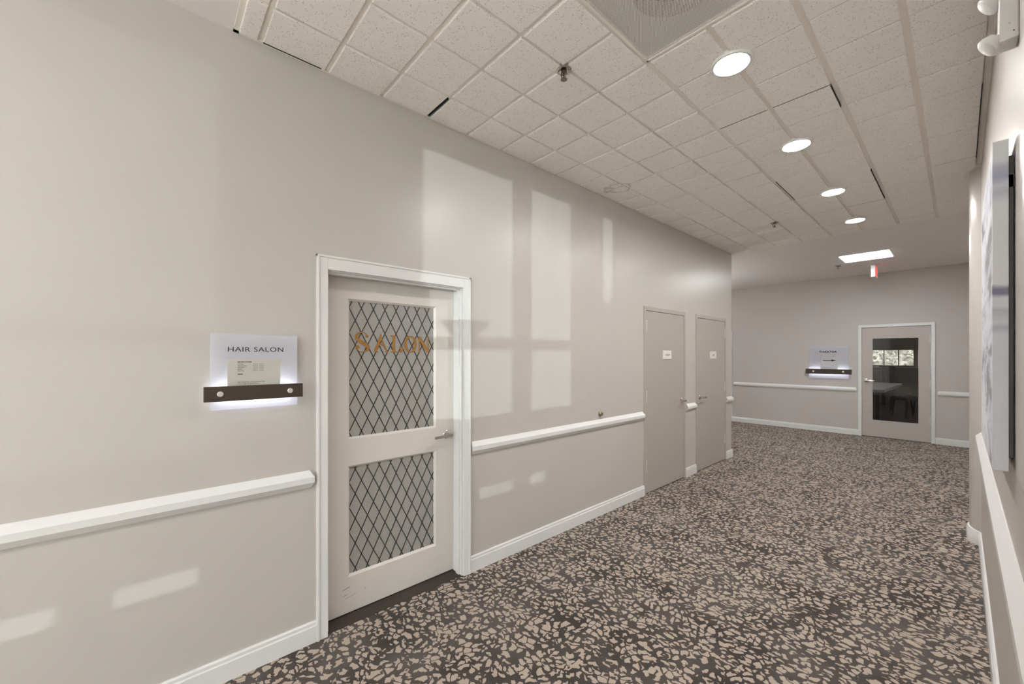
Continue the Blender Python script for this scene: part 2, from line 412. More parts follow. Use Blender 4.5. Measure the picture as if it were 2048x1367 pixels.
# ------------------------------------------------------------------ mesh builder
class G:
    def __init__(s):
        s.v = []; s.f = []; s.m = []
    def face(s, pts, mi=0):
        n = len(s.v); s.v += [tuple(p) for p in pts]; s.f.append(tuple(range(n, n + len(pts)))); s.m.append(mi)
    def box(s, a0, a1, b0, b1, c0, c1, mi=0):
        n = len(s.v)
        s.v += [(a0, b0, c0), (a1, b0, c0), (a1, b1, c0), (a0, b1, c0), (a0, b0, c1), (a1, b0, c1), (a1, b1, c1), (a0, b1, c1)]
        for q in ((0, 3, 2, 1), (4, 5, 6, 7), (0, 1, 5, 4), (1, 2, 6, 5), (2, 3, 7, 6), (3, 0, 4, 7)):
            s.f.append(tuple(n + i for i in q)); s.m.append(mi)
    def loft(s, rings, mi=0, caps=True, closed=True):
        n = len(s.v); k = len(rings[0])
        for r in rings: s.v += [tuple(p) for p in r]
        for i in range(len(rings) - 1):
            for j in range(k if closed else k - 1):
                a = n + i * k + j; b = n + i * k + (j + 1) % k
                s.f.append((a, b, b + k, a + k)); s.m.append(mi)
        if caps:
            s.f.append(tuple(n + j for j in reversed(range(k)))); s.m.append(mi)
            s.f.append(tuple(n + (len(rings) - 1) * k + j for j in range(k))); s.m.append(mi)
    def lathe(s, c, axis, prof, seg=24, mi=0, caps=True):
        """prof: (radius, height along axis)"""
        ax = Vector(axis).normalized()
        t = Vector((0, 0, 1)) if abs(ax.z) < 0.9 else Vector((1, 0, 0))
        e1 = ax.cross(t).normalized(); e2 = ax.cross(e1)
        c = Vector(c)
        rings = []
        for r, h in prof:
            rings.append([c + ax * h + e1 * (r * math.cos(2 * math.pi * i / seg)) + e2 * (r * math.sin(2 * math.pi * i / seg)) for i in range(seg)])
        s.loft(rings, mi, caps)
    def tube(s, pts, radii, seg=10, mi=0, flat=1.0):
        pts = [Vector(p) for p in pts]
        if not hasattr(radii, '__len__'): radii = [radii] * len(pts)
        rings = []
        for i, p in enumerate(pts):
            d = (pts[min(i + 1, len(pts) - 1)] - pts[max(i - 1, 0)]).normalized()
            t = Vector((0, 0, 1)) if abs(d.z) < 0.95 else Vector((1, 0, 0))
            e1 = d.cross(t).normalized(); e2 = d.cross(e1)
            rings.append([p + e1 * (radii[i] * math.cos(2 * math.pi * k / seg)) + e2 * (radii[i] * flat * math.sin(2 * math.pi * k / seg)) for k in range(seg)])
        s.loft(rings, mi)
    def build(s, name, mats, parent=None, smooth=False, bevel=0, M=None):
        me = bpy.data.meshes.new(name)
        me.from_pydata(s.v, [], s.f)
        if not isinstance(mats, (list, tuple)): mats = [mats]
        for m in mats: me.materials.append(m)
        for p, mi in zip(me.polygons, s.m): p.material_index = mi
        bm = bmesh.new(); bm.from_mesh(me)
        bmesh.ops.recalc_face_normals(bm, faces=bm.faces)
        bm.to_mesh(me); bm.free()
        if smooth:
            for p in me.polygons: p.use_smooth = True
            if hasattr(me, 'set_sharp_from_angle'): me.set_sharp_from_angle(angle=math.radians(38))
        o = bpy.data.objects.new(name, me)
        COL.objects.link(o)
        if parent is not None: o.parent = parent
        if M is not None: o.matrix_world = M
        if bevel:
            b = o.modifiers.new('bevel', 'BEVEL'); b.width = bevel; b.segments = 2; b.limit_method = 'ANGLE'; b.angle_limit = math.radians(40)
        return o

def thing(name, label, cat, M, group=None):
    o = bpy.data.objects.new(name, None); COL.objects.link(o)
    o.empty_display_size = 0.1
    o.matrix_world = M
    o['label'] = label; o['category'] = cat
    if group: o['group'] = group
    return o
def tag(o, label, cat, group=None, kind=None):
    o['label'] = label; o['category'] = cat
    if group: o['group'] = group
    if kind: o['kind'] = kind
    return o
def struct(o, label=None):
    o['kind'] = 'structure'
    if label: o['label'] = label
    return o

def frame(kind, u0=0, v0=0, w0=0):
    """u right, v up, w out of the wall"""
    if kind == 'left':   cols = ((0, 1, 0), (0, 0, 1), (1, 0, 0)); org = Vector((XL, 0, 0))
    elif kind == 'far':  cols = ((1, 0, 0), (0, 0, 1), (0, -1, 0)); org = Vector((0, YF, 0))
    elif kind == 'right': cols = ((0, -1, 0), (0, 0, 1), (-1, 0, 0)); org = Vector((XR, 0, 0))
    u, v, w = (Vector(c) for c in cols)
    o = org + u * u0 + v * v0 + w * w0
    return Matrix(((u.x, v.x, w.x, o.x), (u.y, v.y, w.y, o.y), (u.z, v.z, w.z, o.z), (0, 0, 0, 1)))
def at(x, y, z=0, rz=0):
    return Matrix.Translation((x, y, z)) @ Matrix.Rotation(rz, 4, 'Z')

def text(name, body, size, x, y, w, mat, parent, align='LEFT', width=None, height=None, off=0.0, thick=0.0003, spacing=1.0):
    cu = bpy.data.curves.new(name, 'FONT')
    cu.body = body; cu.size = size; cu.align_x = align; cu.space_character = spacing
    cu.offset = off; cu.extrude = thick; cu.resolution_u = 3
    ob = bpy.data.objects.new(name, cu); COL.objects.link(ob)
    dg = bpy.context.evaluated_depsgraph_get()
    me = bpy.data.meshes.new_from_object(ob.evaluated_get(dg))
    bpy.data.objects.remove(ob)
    xs = [v.co.x for v in me.vertices]; ys = [v.co.y for v in me.vertices]
    sx = sy = 1.0
    if width: sx = width / (max(xs) - min(xs)); sy = sx
    if height: sy = height / (max(ys) - min(ys)); 
    x0 = min(xs); y0 = min(ys)
    for v in me.vertices:
        if width:
            v.co.x = (v.co.x - x0) * sx + x; v.co.y = (v.co.y - y0) * sy + y
        else:
            v.co.x += x; v.co.y += y
        v.co.z += w
    me.materials.clear(); me.materials.append(mat)
    o = bpy.data.objects.new(name, me); COL.objects.link(o); o.parent = parent
    return o

# ------------------------------------------------------------------ shell
def wall_grid(g, u0, u1, v0, v1, w0, w1, holes, mi=0):
    """solid slab with rectangular holes (hu0,hu1,hv0,hv1)"""
    us = sorted({u0, u1, *[h[0] for h in holes], *[h[1] for h in holes]})
    for a, b in zip(us[:-1], us[1:]):
        mid = (a + b) / 2
        hs = sorted([(h[2], h[3]) for h in holes if h[0] < mid < h[1]])
        z = v0
        for lo, hi in hs:
            if lo > z: g.box(a, b, z, lo, w0, w1, mi)
            z = max(z, hi)
        if z < v1: g.box(a, b, z, v1, w0, w1, mi)

# floor
g = G(); g.box(-8.2, XFAC + .15, YS - .15, YF + 0.02, -0.1, 0.0)
struct(g.build('floor', M_carpet))
g = G(); g.box(XL, XFAC, YS, -0.9, 0.0, 0.004)
struct(g.build('floor_bounce', plain('pale_bounce_floor', (0.72, 0.67, 0.60), rough=0.35, var=0.05, bscale=3)))  # pale sheet added out of view to bounce light onto the ceiling

# left wall with the salon door opening
g = G(); wall_grid(g, YS, YE, 0, HC + .12, -0.15, 0.0, [(0.708, 1.610, -1, 2.014), (4.05, 4.99, -1, 2.06), (5.35, 6.31, -1, 2.06)])
struct(g.build('wall_left', M_wall, M=frame('left')))
g = G(); g.box(-8.2, XL - 0.15, YE - 0.15, YE, 0, HC + .12)
struct(g.build('wall_corner', M_wall))
# salon / cupboards behind the doors
g = G()
g.box(-5.0, XL - .15, -1.2, -1.1, -.02, HC + .1); g.box(-5.0, XL - .15, 3.4, 3.5, -.02, HC + .1); g.box(-5.0, -4.9, -1.1, 3.4, -.02, HC + .1)
g.box(-4.9, XL - .15, -1.1, 3.4, HC, HC + .1); g.box(-4.9, XL - .15, -1.1, 3.4, -.04, 0.001)
struct(g.build('wall_salon_inside', M_wall))

# far wall
g = G(); wall_grid(g, -8.2, 0.75, 0, HC + .12, -0.12, 0.0, [(-1.266, -0.335, -1, 2.08)])
struct(g.build('wall_far', M_farwall, M=frame('far')))
g = G(); g.box(-8.35, -8.2, YE - .15, YF + .12, 0, HC + .12)
struct(g.build('wall_hall_end', M_wall))

# right wall, rounded column
g = G(); g.box(XR, XR + .14, YC, 4.977, 0, HC + .1)
struct(g.build('wall_right', M_wall))
CX, CY, CR = 0.352, 5.17, 0.30
def arc(r, a0, a1, n=28, z=0.0):
    return [(CX + r * math.cos(a0 + (a1 - a0) * i / n), CY + r * math.sin(a0 + (a1 - a0) * i / n), z) for i in range(n + 1)]
A0 = math.pi + math.acos((CX - XR) / CR) * 1.0
A1 = math.pi / 2
g = G()
pts = arc(CR, A0, A1, 36)
ring = [(p[0], p[1]) for p in pts] + [(CX + .3, CY + CR), (CX + .3, pts[0][1]), ]
g.loft([[(x, y, 0) for x, y in ring], [(x, y, HC + .1) for x, y in ring]])
struct(g.build('wall_column', M_wall, smooth=True))
g = G(); g.box(0.6, 0.75, 5.2, YF, 0, HC + .12)
struct(g.build('wall_right_hall', M_wall))

# lobby behind the camera
wins = []
def win(y0, y1, z0, z1): wins.append((y0, y1, z0, z1))
for (a, b) in ((3.27, 3.75), (2.289, 2.78), (1.30, 2.076), (-0.68, 0.22), (-1.40, -0.75)):
    if a < 3: win(a - 6.505, b - 6.35, 1.22, 1.71)
    win(a - 6.505, b - 6.35, 1.80 if a < 3 else 2.2, 3.02)
for (a, b) in ((1.76, 1.89), (1.965, 2.07), (2.27, 2.45), (-0.13, 0.146), (-0.6, -0.29)):  # unseen slits added to throw the small low light patches
    win(a - 6.505, b - 6.35, 0.62, 0.70)
g = G(); wall_grid(g, YS, YC + .1, 0, HC + .12, 0, 0.15, wins)
MF = Matrix(((0, 0, 1, XFAC), (1, 0, 0, 0), (0, 1, 0, 0), (0, 0, 0, 1)))
struct(g.build('wall_facade', M_wall, M=MF))
g = G(); wall_grid(g, XL - .15, XFAC + .15, 0, HC + .12, 0, 0.15, [(-1.2, 3.6, 0.15, 3.02)])
MS = Matrix(((1, 0, 0, 0), (0, 0, 1, YS - .15), (0, 1, 0, 0), (0, 0, 0, 1)))
struct(g.build('wall_lobby_rear', M_wall, M=MS))
g = G(); g.box(XR + .14, XFAC, YC, YC + .12, 0, HC + .12)
struct(g.build('wall_lobby_side', M_wall))
k = 1
g = G()
for a, b, c, d in wins: g.box(a, b, c, d, 0.07, 0.076)
struct(g.build('window_1', M_glass, M=MF))
g = G(); g.box(-1.2, 3.6, 0.15, 3.02, 0.07, 0.076)
w2 = struct(g.build('window_2', M_glass, M=MS))
g = G()
for i in range(5):
    x = -1.17 + i * 1.185; g.box(x - .03, x + .03, 0.15, 3.02, 0.03, 0.12)
g.box(-1.2, 3.6, 2.2, 2.26, 0.03, 0.12)
g.build('window_frame', M_white, parent=w2)

# unseen ground outside, made pale to bounce light to the ceiling
g = G(); g.box(-60, 60, -60, 60, -0.35, -0.2)
struct(g.build('ground', M_ground))

# ceilings -----------------------------------------------------------
Y0T = 0.28
g = G()
DIF = (-1.105, -0.481, 1.3236, 1.947)      # air diffuser opening
wall_grid(g, XL - .15, XR + .14, Y0T, YE, HC, HC + .1, [DIF], mi=0)   # grid plane
P = 0.3118
rows = [Y0T + .022] + [0.388 + P * i for i in range(0, 20)] + [YE - .03]
cols_x = [XL + .022] + [-1.105 - P * i for i in (3, 2, 1)] + [-1.105 + P * i for i in range(0, 4)] + [XR - .03]
LIGHTS = [(-0.806, 2.277), (-0.80, 3.51), (-0.797, 4.77), (-0.797, 5.96)]
def tile(g, x0, x1, y0, y1, dz, mi=1):
    # tegular tile: drops below the grid, bevelled edge
    c = 0.0035; z0 = HC; z1 = HC - 0.0115 - dz
    rings = [[(x0, y0, z0), (x1, y0, z0), (x1, y1, z0), (x0, y1, z0)],
             [(x0, y0, z1 + .002), (x1, y0, z1 + .002), (x1, y1, z1 + .002), (x0, y1, z1 + .002)],
             [(x0 + c, y0 + c, z1), (x1 - c, y0 + c, z1), (x1 - c, y1 - c, z1), (x0 + c, y1 - c, z1)]]
    g.loft(rings, mi)
for i in range(len(cols_x) - 1):
    right = cols_x[i] > -1.2
    for j in range(len(rows) - 1):
        x0, x1, y0, y1 = cols_x[i], cols_x[i + 1], rows[j], rows[j + 1]
        cx, cy = (x0 + x1) / 2, (y0 + y1) / 2
        if DIF[0] < cx < DIF[1] and DIF[2] < cy < DIF[3]: continue
        gx = 0.0135 if right else 0.0085
        if abs(x0 + 1.105) < .01 or abs(x1 + 1.105) < .01: pass
        gy = 0.0040 if right else 0.0115
        gx0 = gx if i > 0 else 0.0; gx1 = gx if i < len(cols_x) - 2 else 0.0
        if abs(x1 + 1.105) < .01: gx1 = 0.012
        gy0 = gy if j > 0 else 0.0; gy1 = gy if j < len(rows) - 2 else 0.0
        if right and DIF[0] < cx < DIF[1] and abs(y0 - 1.947) < .01: gy0 = 0.012
        if right and (j % 2 == 0): gy1 *= 0.6
        tile(g, x0 + gx0, x1 - gx1, y0 + gy0, y1 - gy1, random.uniform(-0.0015, 0.0025))
# black strips drawn as the shade in gaps beside some tiles
def shade_strip(x0, y0, x1, y1, w=0.004):
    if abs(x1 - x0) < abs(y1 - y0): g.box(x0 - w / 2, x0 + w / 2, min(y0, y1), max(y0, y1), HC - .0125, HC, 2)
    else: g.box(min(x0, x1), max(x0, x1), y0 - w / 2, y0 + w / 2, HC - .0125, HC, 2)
shade_strip(-1.09, 2.880, -0.807, 2.880, .005); shade_strip(-0.779, 2.880, -0.495, 2.880, .005)
shade_strip(-0.495, 2.89, -0.495, 3.19, .005)
shade_strip(-1.093, 4.14, -1.093, 4.74, .005)
shade_strip(-0.495, 4.45, -0.495, 5.36, .005)
shade_strip(-0.779, 5.376, -0.495, 5.376, .004); shade_strip(-1.09, 5.376, -0.807, 5.376, .004)
shade_strip(-2.29, 1.322, -2.06, 1.322, .005)
shade_strip(-2.298, 0.40, -2.298, 0.67, .006)
shade_strip(XR - .030, 3.52, XR - .030, 4.80, .004)
# L shaped wall angle
g.box(XL, XL + .022, Y0T, YE, HC - .004, HC, 0); g.box(XR - .027, XR, YC, 4.98, HC - .004, HC, 0)
g.box(XL, XR, Y0T, Y0T + .022, HC - .004, HC, 0); g.box(XL, XR + .1, YE - .026, YE, HC - .004, HC, 0)
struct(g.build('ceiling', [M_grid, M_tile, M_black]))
g = G(); wall_grid(g, XL - .15, XFAC + .15, YS - .15, Y0T, HC, HC + .1, []); g.box(XR + .14, XFAC + .15, Y0T, YC + .12, HC, HC + .1)
struct(g.build('ceiling_lobby', M_drywall))
g = G(); g.box(-8.35, 0.75, YE, YF + .12, HC, HC + .1); g.box(XR + .14, .75, 4.9, YE, HC, HC + .1); g.box(-8.35, XL - .15, YE - .15, YE, HC, HC + .1)
struct(g.build('ceiling_hall', M_drywall))
# curved angle around the column
g = G()
a = arc(CR + .032, A0, A1, 36); b = arc(CR - .01, A0, A1, 36)
g.loft([[(p[0], p[1], HC - .022), (q[0], q[1], HC - .022), (q[0], q[1], HC), (p[0], p[1], HC)] for p, q in zip(a, b)])
struct(g.build('trim_8', M_grid))

# ------------------------------------------------------------------ chair rails and baseboards
RAIL = [(0.0, .926), (.004, .926), (.032, .894), (.032, .865), (.010, .836), (0.0, .836)]
BASE = [(0.0, .112), (.007, .112), (.012, .106), (.012, .092), (.016, .086), (.016, 0.0), (0.0, 0.0)]
def rail(name, kind, u0, u1, miter0=.018, miter1=.018, prof=RAIL):
    g = G()
    r0 = [(u0 + miter0 * (1 - w / .032), v, w) for w, v in prof]
    r1 = [(u1 - miter1 * (1 - w / .032), v, w) for w, v in prof]
    g.loft([r0, r1])
    return struct(g.build(name, M_white, M=frame(kind)))
rail('trim_1', 'left', YS, 0.638, 0, .022)
rail('trim_2', 'left', 1.672, 4.005)
rail('trim_3', 'left', 5.035, 5.31)
rail('trim_4', 'left', 6.345, 6.575)
rail('trim_5', 'far', -3.55, -1.335)
rail('trim_6', 'far', -0.262, 0.6, .018, 0)
rail('trim_7', 'right', -4.97, -YC)
def base(name, kind, u0, u1):
    g = G(); g.loft([[(u0, v, w) for w, v in BASE], [(u1, v, w) for w, v in BASE]])
    return struct(g.build(name, M_white, M=frame(kind)))
base('baseboard_left', 'left', YS, 0.652)
base('baseboard_left_middle', 'left', 1.662, 4.02)
base('baseboard_left_door', 'left', 5.02, 5.323)
base('baseboard_left_end', 'left', 6.337, YE + .016)
base('baseboard_far', 'far', -8.2, -1.31)
base('baseboard_far_right', 'far', -0.285, 0.6)
base('baseboard_right', 'right', -4.985, -YC)
g = G()
pr = []
for i in range(37):
    an = A0 + (A1 - A0) * i / 36
    pr.append([(CX + (CR + w) * math.cos(an), CY + (CR + w) * math.sin(an), v) for w, v in BASE])
g.loft(pr)
struct(g.build('baseboard_column', M_white, smooth=True))

# ------------------------------------------------------------------ lever handle
def lever(parent, u, v, w, du, rose=.027, length=.11, name='door_handle'):
    """du=+1 lever points to +u"""
    g = G()
    g.lathe((u, v, w), (0, 0, 1), [(rose + .004, 0), (rose + .004, .004), (rose, .009), (rose * .72, .012), (.011, .016), (.011, .044), (.014, .046), (.014, .060), (.010, .064)], 28)
    pts = [(u - du * .012, v, w + .054), (u + du * .02, v + .001, w + .056), (u + du * length * .6, v - .002, w + .058), (u + du * length, v - .006, w + .050)]
    rings = []
    for i, p in enumerate(pts):
        hh = (.011, .011, .0095, .008)[i]; tt = (.008, .008, .0065, .005)[i]
        rings.append([(p[0], p[1] - hh, p[2] - tt), (p[0], p[1] + hh, p[2] - tt), (p[0], p[1] + hh, p[2] + tt), (p[0], p[1] - hh, p[2] + tt)])
    g.loft(rings)
    return g.build(name, M_chrome, parent=parent, smooth=True)

def hinge(parent, u, v, w, h=.11):
    g = G()
    g.box(u - .016, u + .016, v - h / 2, v + h / 2, w, w + .003)
    g.lathe((u, v - h / 2, w + .006), (0, 1, 0), [(.006, 0), (.006, h * .33), (.0052, h * .335), (.006, h * .34), (.006, h * .66), (.0052, h * .665), (.006, h * .67), (.006, h), (.003, h + .005)], 12)
    return g.build('hinge', M_hinge, parent=parent, smooth=True)

# ------------------------------------------------------------------ door 1: salon
d1 = bpy.data.objects.new('door_1', None); COL.objects.link(d1); d1.matrix_world = frame('left')
struct(d1, 'pale painted salon door with two diamond-leaded frosted panes and gold lettering')
g = G()
def casing(g, u0, u1, top, cw, hw, w=.018):
    g.box(u0 - cw, u0, 0, top + hw, 0, w); g.box(u1, u1 + cw, 0, top + hw, 0, w); g.box(u0, u1, top, top + hw, 0, w)
casing(g, .708, 1.610, 2.014, .055, .075)
# back band step
g.box(.652, .664, 0, 2.09, 0, .024); g.box(1.653, 1.666, 0, 2.09, 0, .024); g.box(.652, 1.666, 2.078, 2.09, 0, .024)
# jambs + stops
g.box(.700, .712, 0, 2.02, -.15, .0); g.box(1.600, 1.612, 0, 2.02, -.15, 0); g.box(.70, 1.612, 2.008, 2.02, -.15, 0)
g.box(1.590, 1.601, 0, 2.008, -.055, -.02); g.box(.711, .722, 0, 2.008, -.055, -.02); g.box(.711, 1.601, 1.997, 2.009, -.055, -.02)
g.build('door_frame', M_white, parent=d1, bevel=.0015)
W1, W0 = -.100, -.143
U0, U1, V0, V1 = .714, 1.598, .012, 2.004
GL = [(.857, 1.457, 1.041, 1.880), (.857, 1.457, .222, .883)]
g = G(); wall_grid(g, U0, U1, V0, V1, W0, W1, GL)
# scuffs near the floor
leaf = g.build('door_leaf', M_salon, parent=d1)
g = G()
for u0, v0, u1, v1, t in ((.825, .155, .868, .163, .003), (.825, .118, .856, .124, .002), (.838, .100, .905, .112, .0015), (.955, .118, .965, .124, .0025)):
    g.face([(u0, v0 - t / 2, W1 + .0008), (u1, v1 - t / 2, W1 + .0008), (u1, v1 + t / 2, W1 + .0008), (u0, v0 + t / 2, W1 + .0008)])
g.build('scuff_mark', M_greyink, parent=leaf)
def bead(u0, u1, v0, v1):
    g = G(); c = .012
    o = [(u0, v0), (u1, v0), (u1, v1), (u0, v1)]; i = [(u0 + c, v0 + c), (u1 - c, v0 + c), (u1 - c, v1 - c), (u0 + c, v1 - c)]
    for k in range(4):
        k2 = (k + 1) % 4
        g.face([(*o[k], W1), (*o[k2], W1), (*i[k2], W1 - .012), (*i[k], W1 - .012)])
        g.face([(*i[k], W1 - .012), (*i[k2], W1 - .012), (*i[k2], W1 - .02), (*i[k], W1 - .02)])
    return g.build('glazing_bead', M_salon, parent=d1)
def lattice(u0, u1, v0, v1, phase_v):
    """diagonal lead lines clipped to the pane"""
    g = G(); pu, pv = .0752, .1495; t = .0020; w = W1 - .0145
    sl = pv / pu
    for sgn in (1, -1):
        for n in range(-40, 60):
            # v = sgn*sl*(u-u0) + phase + n*pv
            c = phase_v + n * pv
            pts = []
            for u in (u0, u1):
                v = sgn * sl * (u - u0) + c
                if v0 <= v <= v1: pts.append((u, v))
            for v in (v0, v1):
                u = u0 + (v - c) / (sgn * sl)
                if u0 < u < u1: pts.append((u, v))
            if len(pts) < 2: continue
            a, b = Vector(pts[0]), Vector(pts[1])
            if (b - a).length < .004: continue
            d = (b - a).normalized(); nrm = Vector((-d.y, d.x)) * t
            q = [a - nrm, b - nrm, b + nrm, a + nrm]
            g.loft([[(p.x, p.y, w - .002) for p in q], [(p.x, p.y, w + .0012) for p in q]])
    return g.build('diamond_leading', M_lead, parent=d1)
for (u0, u1, v0, v1) in GL:
    bead(u0, u1, v0, v1)
    g = G(); g.box(u0 + .0, u1 - .0, v0 + .0, v1 - .0, W1 - .024, W1 - .0165)
    g.build('frosted_glass', M_frost, parent=d1)
    lattice(u0 + .011, u1 - .011, v0 + .012, v1 - .012, 1.381 if v0 > 1 else .78)
# lettering
def stroke(g, pts, wds, w, cap=True):
    pts = [Vector(p) for p in pts]
    # catmull-rom
    fine = []; fw = []
    n = len(pts)
    for i in range(n - 1):
        p0, p1, p2, p3 = pts[max(i - 1, 0)], pts[i], pts[i + 1], pts[min(i + 2, n - 1)]
        for k in range(8):
            t = k / 8
            fine.append(0.5 * ((2 * p1) + (p2 - p0) * t + (2 * p0 - 5 * p1 + 4 * p2 - p3) * t * t + (3 * p1 - p0 - 3 * p2 + p3) * t ** 3))
            fw.append(wds[i] * (1 - t) + wds[i + 1] * t)
    fine.append(pts[-1]); fw.append(wds[-1])
    Lf = []; Rt = []
    for i, p in enumerate(fine):
        d = (fine[min(i + 1, len(fine) - 1)] - fine[max(i - 1, 0)]).normalized()
        nr = Vector((-d.y, d.x)) * fw[i] / 2
        Lf.append(p + nr); Rt.append(p - nr)
    for i in range(len(fine) - 1):
        g.face([(Lf[i].x, Lf[i].y, w), (Lf[i + 1].x, Lf[i + 1].y, w), (Rt[i + 1].x, Rt[i + 1].y, w), (Rt[i].x, Rt[i].y, w)])
def blob(g, c, r, w):
    g.face([(c[0] + r * math.cos(a * math.pi / 10), c[1] + r * math.sin(a * math.pi / 10), w) for a in range(20)])
LW = W1 - .0125; Hc = .107; LB = 1.563
def letter(ch, u0, u1):
    g = G(); wd = u1 - u0; lw = [LW]
    def P_(x, y): return (u0 + x * wd, LB + y * Hc)
    def S_(pts, ws): 
        lw[0] += .00005
        stroke(g, [P_(*p) for p in pts], [a * Hc for a in ws], lw[0])
    if ch == 'S':
        S_([(.86, .86), (.70, 1.07), (.42, 1.12), (.16, .98), (.14, .78), (.34, .60), (.66, .47), (.88, .30), (.84, .12), (.60, .02), (.30, .03), (.14, .18)],
           [.05, .05, .07, .14, .19, .21, .21, .20, .15, .06, .04, .06])
        blob(g, P_(.83, .90), .085 * Hc, LW + .0001); blob(g, P_(.17, .28), .11 * Hc, LW + .0001)
    if ch == 'A':
        S_([(.52, 1.02), (.34, .52), (.14, .04)], [.08, .17, .17]); S_([(.46, 1.04), (.66, .52), (.90, .03)], [.06, .09, .09])
        S_([(.26, .36), (.45, .46), (.66, .36)], [.05, .09, .05])
        S_([(.0, .02), (.30, .02)], [.05, .05]); S_([(.78, .02), (1.0, .02)], [.04, .04])
    if ch == 'L':
        S_([(.27, 1.0), (.27, .5), (.27, .0)], [.20, .17, .20]); S_([(.0, .98), (.50, .98)], [.05, .05])
        S_([(.05, .02), (.60, .015), (.86, .05), (.94, .26)], [.06, .05, .13, .10]); blob(g, P_(.80, .27), .095 * Hc, LW + .0001)
    if ch == 'O':
        cc = [(.5 + .42 * math.cos(a * math.pi / 8 + math.pi / 2), .5 + .49 * math.sin(a * math.pi / 8 + math.pi / 2)) for a in range(17)]
        ww = [.06 + .14 * abs(math.sin(a * math.pi / 8)) for a in range(17)]
        S_(cc, ww)
    if ch == 'N':
        S_([(.10, .96), (.45, .55), (.86, .02)], [.18, .20, .18]); S_([(.13, .96), (.13, .5), (.13, .02)], [.08, .08, .08])
        S_([(.90, .99), (.90, .5), (.90, .02)], [.09, .09, .09]); S_([(.0, .02), (.26, .02)], [.05, .05]); S_([(.76, .98), (1.0, .98)], [.05, .05]); S_([(.0, .97), (.14, .97)], [.04, .04])
    return g
for ch, a, b in (('S', .903, .992), ('A', 1.016, 1.115), ('L', 1.128, 1.218), ('O', 1.228, 1.312), ('N', 1.324, 1.412)):
    letter(ch, a, b).build('gold_letter', M_gold, parent=d1)
lever(d1, 1.545, .985, W1, -1, rose=.030, length=.125)
for v in (.30, 1.03, 1.78): hinge(d1, .716, v, W1)
g = G(); g.box(U0 - .0, U1, 0.0, .010, W0, W1 - .004)
g.build('door_sweep', M_black, parent=d1)
# dark threshold strip in the doorway
g = G(); g.box(XL - .15, XL - .002, .712, 1.600, 0.0, .004)
struct(g.build('trim_9', M_doorsill))

# ------------------------------------------------------------------ doors 2 and 3: flush taupe doors
def flush(name, u0, u1, hinge_left, label, sign_u, sign_txt, sw, top=2.09, kind='left', paint=M_taupe):
    d = bpy.data.objects.new(name, None); COL.objects.link(d); d.matrix_world = frame(kind); struct(d, label)
    g = G(); fw = .045
    g.box(u0, u0 + fw, 0, top, -.12, .010); g.box(u1 - fw, u1, 0, top, -.12, .010); g.box(u0 + fw, u1 - fw, top - fw, top, -.12, .010)
    g.build('door_frame', paint, parent=d, bevel=.002)
    g = G(); g.box(u0 + fw + .004, u1 - fw - .004, .012, top - fw - .005, -.036, .006)
    g.build('door_leaf', paint, parent=d, bevel=.0015)
    g = G(); g.box(u0 + fw, u1 - fw, 0, top - fw, -.11, -.05); g.build('dark_gap', M_black, parent=d)
    hu = u0 + fw + .002 if hinge_left else u1 - fw - .002
    for v in (.315, 1.086, 1.870): hinge(d, hu, v, .006, .13)
    if hinge_left: lever(d, u1 - fw - .065, .985, .006, 1 if False else -1, length=.115)
    else: lever(d, u0 + fw + .065, .985, .006, 1, length=.115)
    if sign_txt:
        g = G(); g.box(sign_u - sw / 2, sign_u + sw / 2, 1.50, 1.602, .007, .013)
        s = g.build('name_sign', M_ring, parent=d, bevel=.001)
        s['label'] = 'small white name sign'
        tw = sw * (.50 if len(sign_txt) > 4 else .26)
        text('sign_lettering', sign_txt, .03, sign_u - tw / 2 + .01, 1.538, .0135, M_ink, s, width=tw, height=.022)
    return d
flush('door_2', 4.02, 5.02, True, 'taupe flush door with hinges on its left and a white UTILITY sign', 4.535, 'UTILITY', .205)
flush('door_3', 5.323, 6.337, False, 'taupe flush door nearest the corner, with hinges on its right', 5.86, 'IDF', .215)

# door 4: only its casing edge shows at the far wall
d4 = bpy.data.objects.new('door_4', None); COL.objects.link(d4); d4.matrix_world = frame('far'); struct(d4, 'white-cased door mostly hidden behind the left wall corner')
g = G(); casing(g, -4.55, -3.64, 2.06, .06, .06); g.build('door_frame', M_white, parent=d4, bevel=.0015)
g = G(); g.box(-4.55, -3.64, .01, 2.06, .0005, .006); g.build('door_leaf', M_thdoor, parent=d4)

# ------------------------------------------------------------------ door 5: theatre door with glass
d5 = bpy.data.objects.new('door_5', None); COL.objects.link(d5); d5.matrix_world = frame('far'); struct(d5, 'grey door with a tall dark glass pane beside the theater sign')
g = G(); casing(g, -1.266, -.335, 2.08, .046, .050, .018)
g.box(-1.275, -1.262, 0, 2.085, -.12, 0); g.box(-.339, -.326, 0, 2.085, -.12, 0); g.box(-1.27, -.33, 2.076, 2.086, -.12, 0)
g.build('door_frame', M_white, parent=d5, bevel=.0015)
DG = (-1.114, -.487, .318, 1.872)
g = G(); wall_grid(g, -1.259, -.343, .012, 2.072, -.045, -.004, [DG]); g.build('door_leaf', M_thdoor, parent=d5)
g = G(); g.box(DG[0], DG[1], DG[2], DG[3], -.028, -.022); g.build('glass', M_glassdk, parent=d5)
g = G(); t = .008
g.box(DG[0], DG[1], DG[2], DG[2] + t, -.02, -.006); g.box(DG[0], DG[1], DG[3] - t, DG[3], -.02, -.006); g.box(DG[0], DG[0] + t, DG[2], DG[3], -.02, -.006); g.box(DG[1] - t, DG[1], DG[2], DG[3], -.02, -.006)
g.build('glazing_bead', M_thdoor, parent=d5)
lever(d5, -1.195, 1.075, -.004, 1, rose=.032, length=.12)
for v in (.40, 1.04, 1.86): hinge(d5, -.341, v, .002, .15)

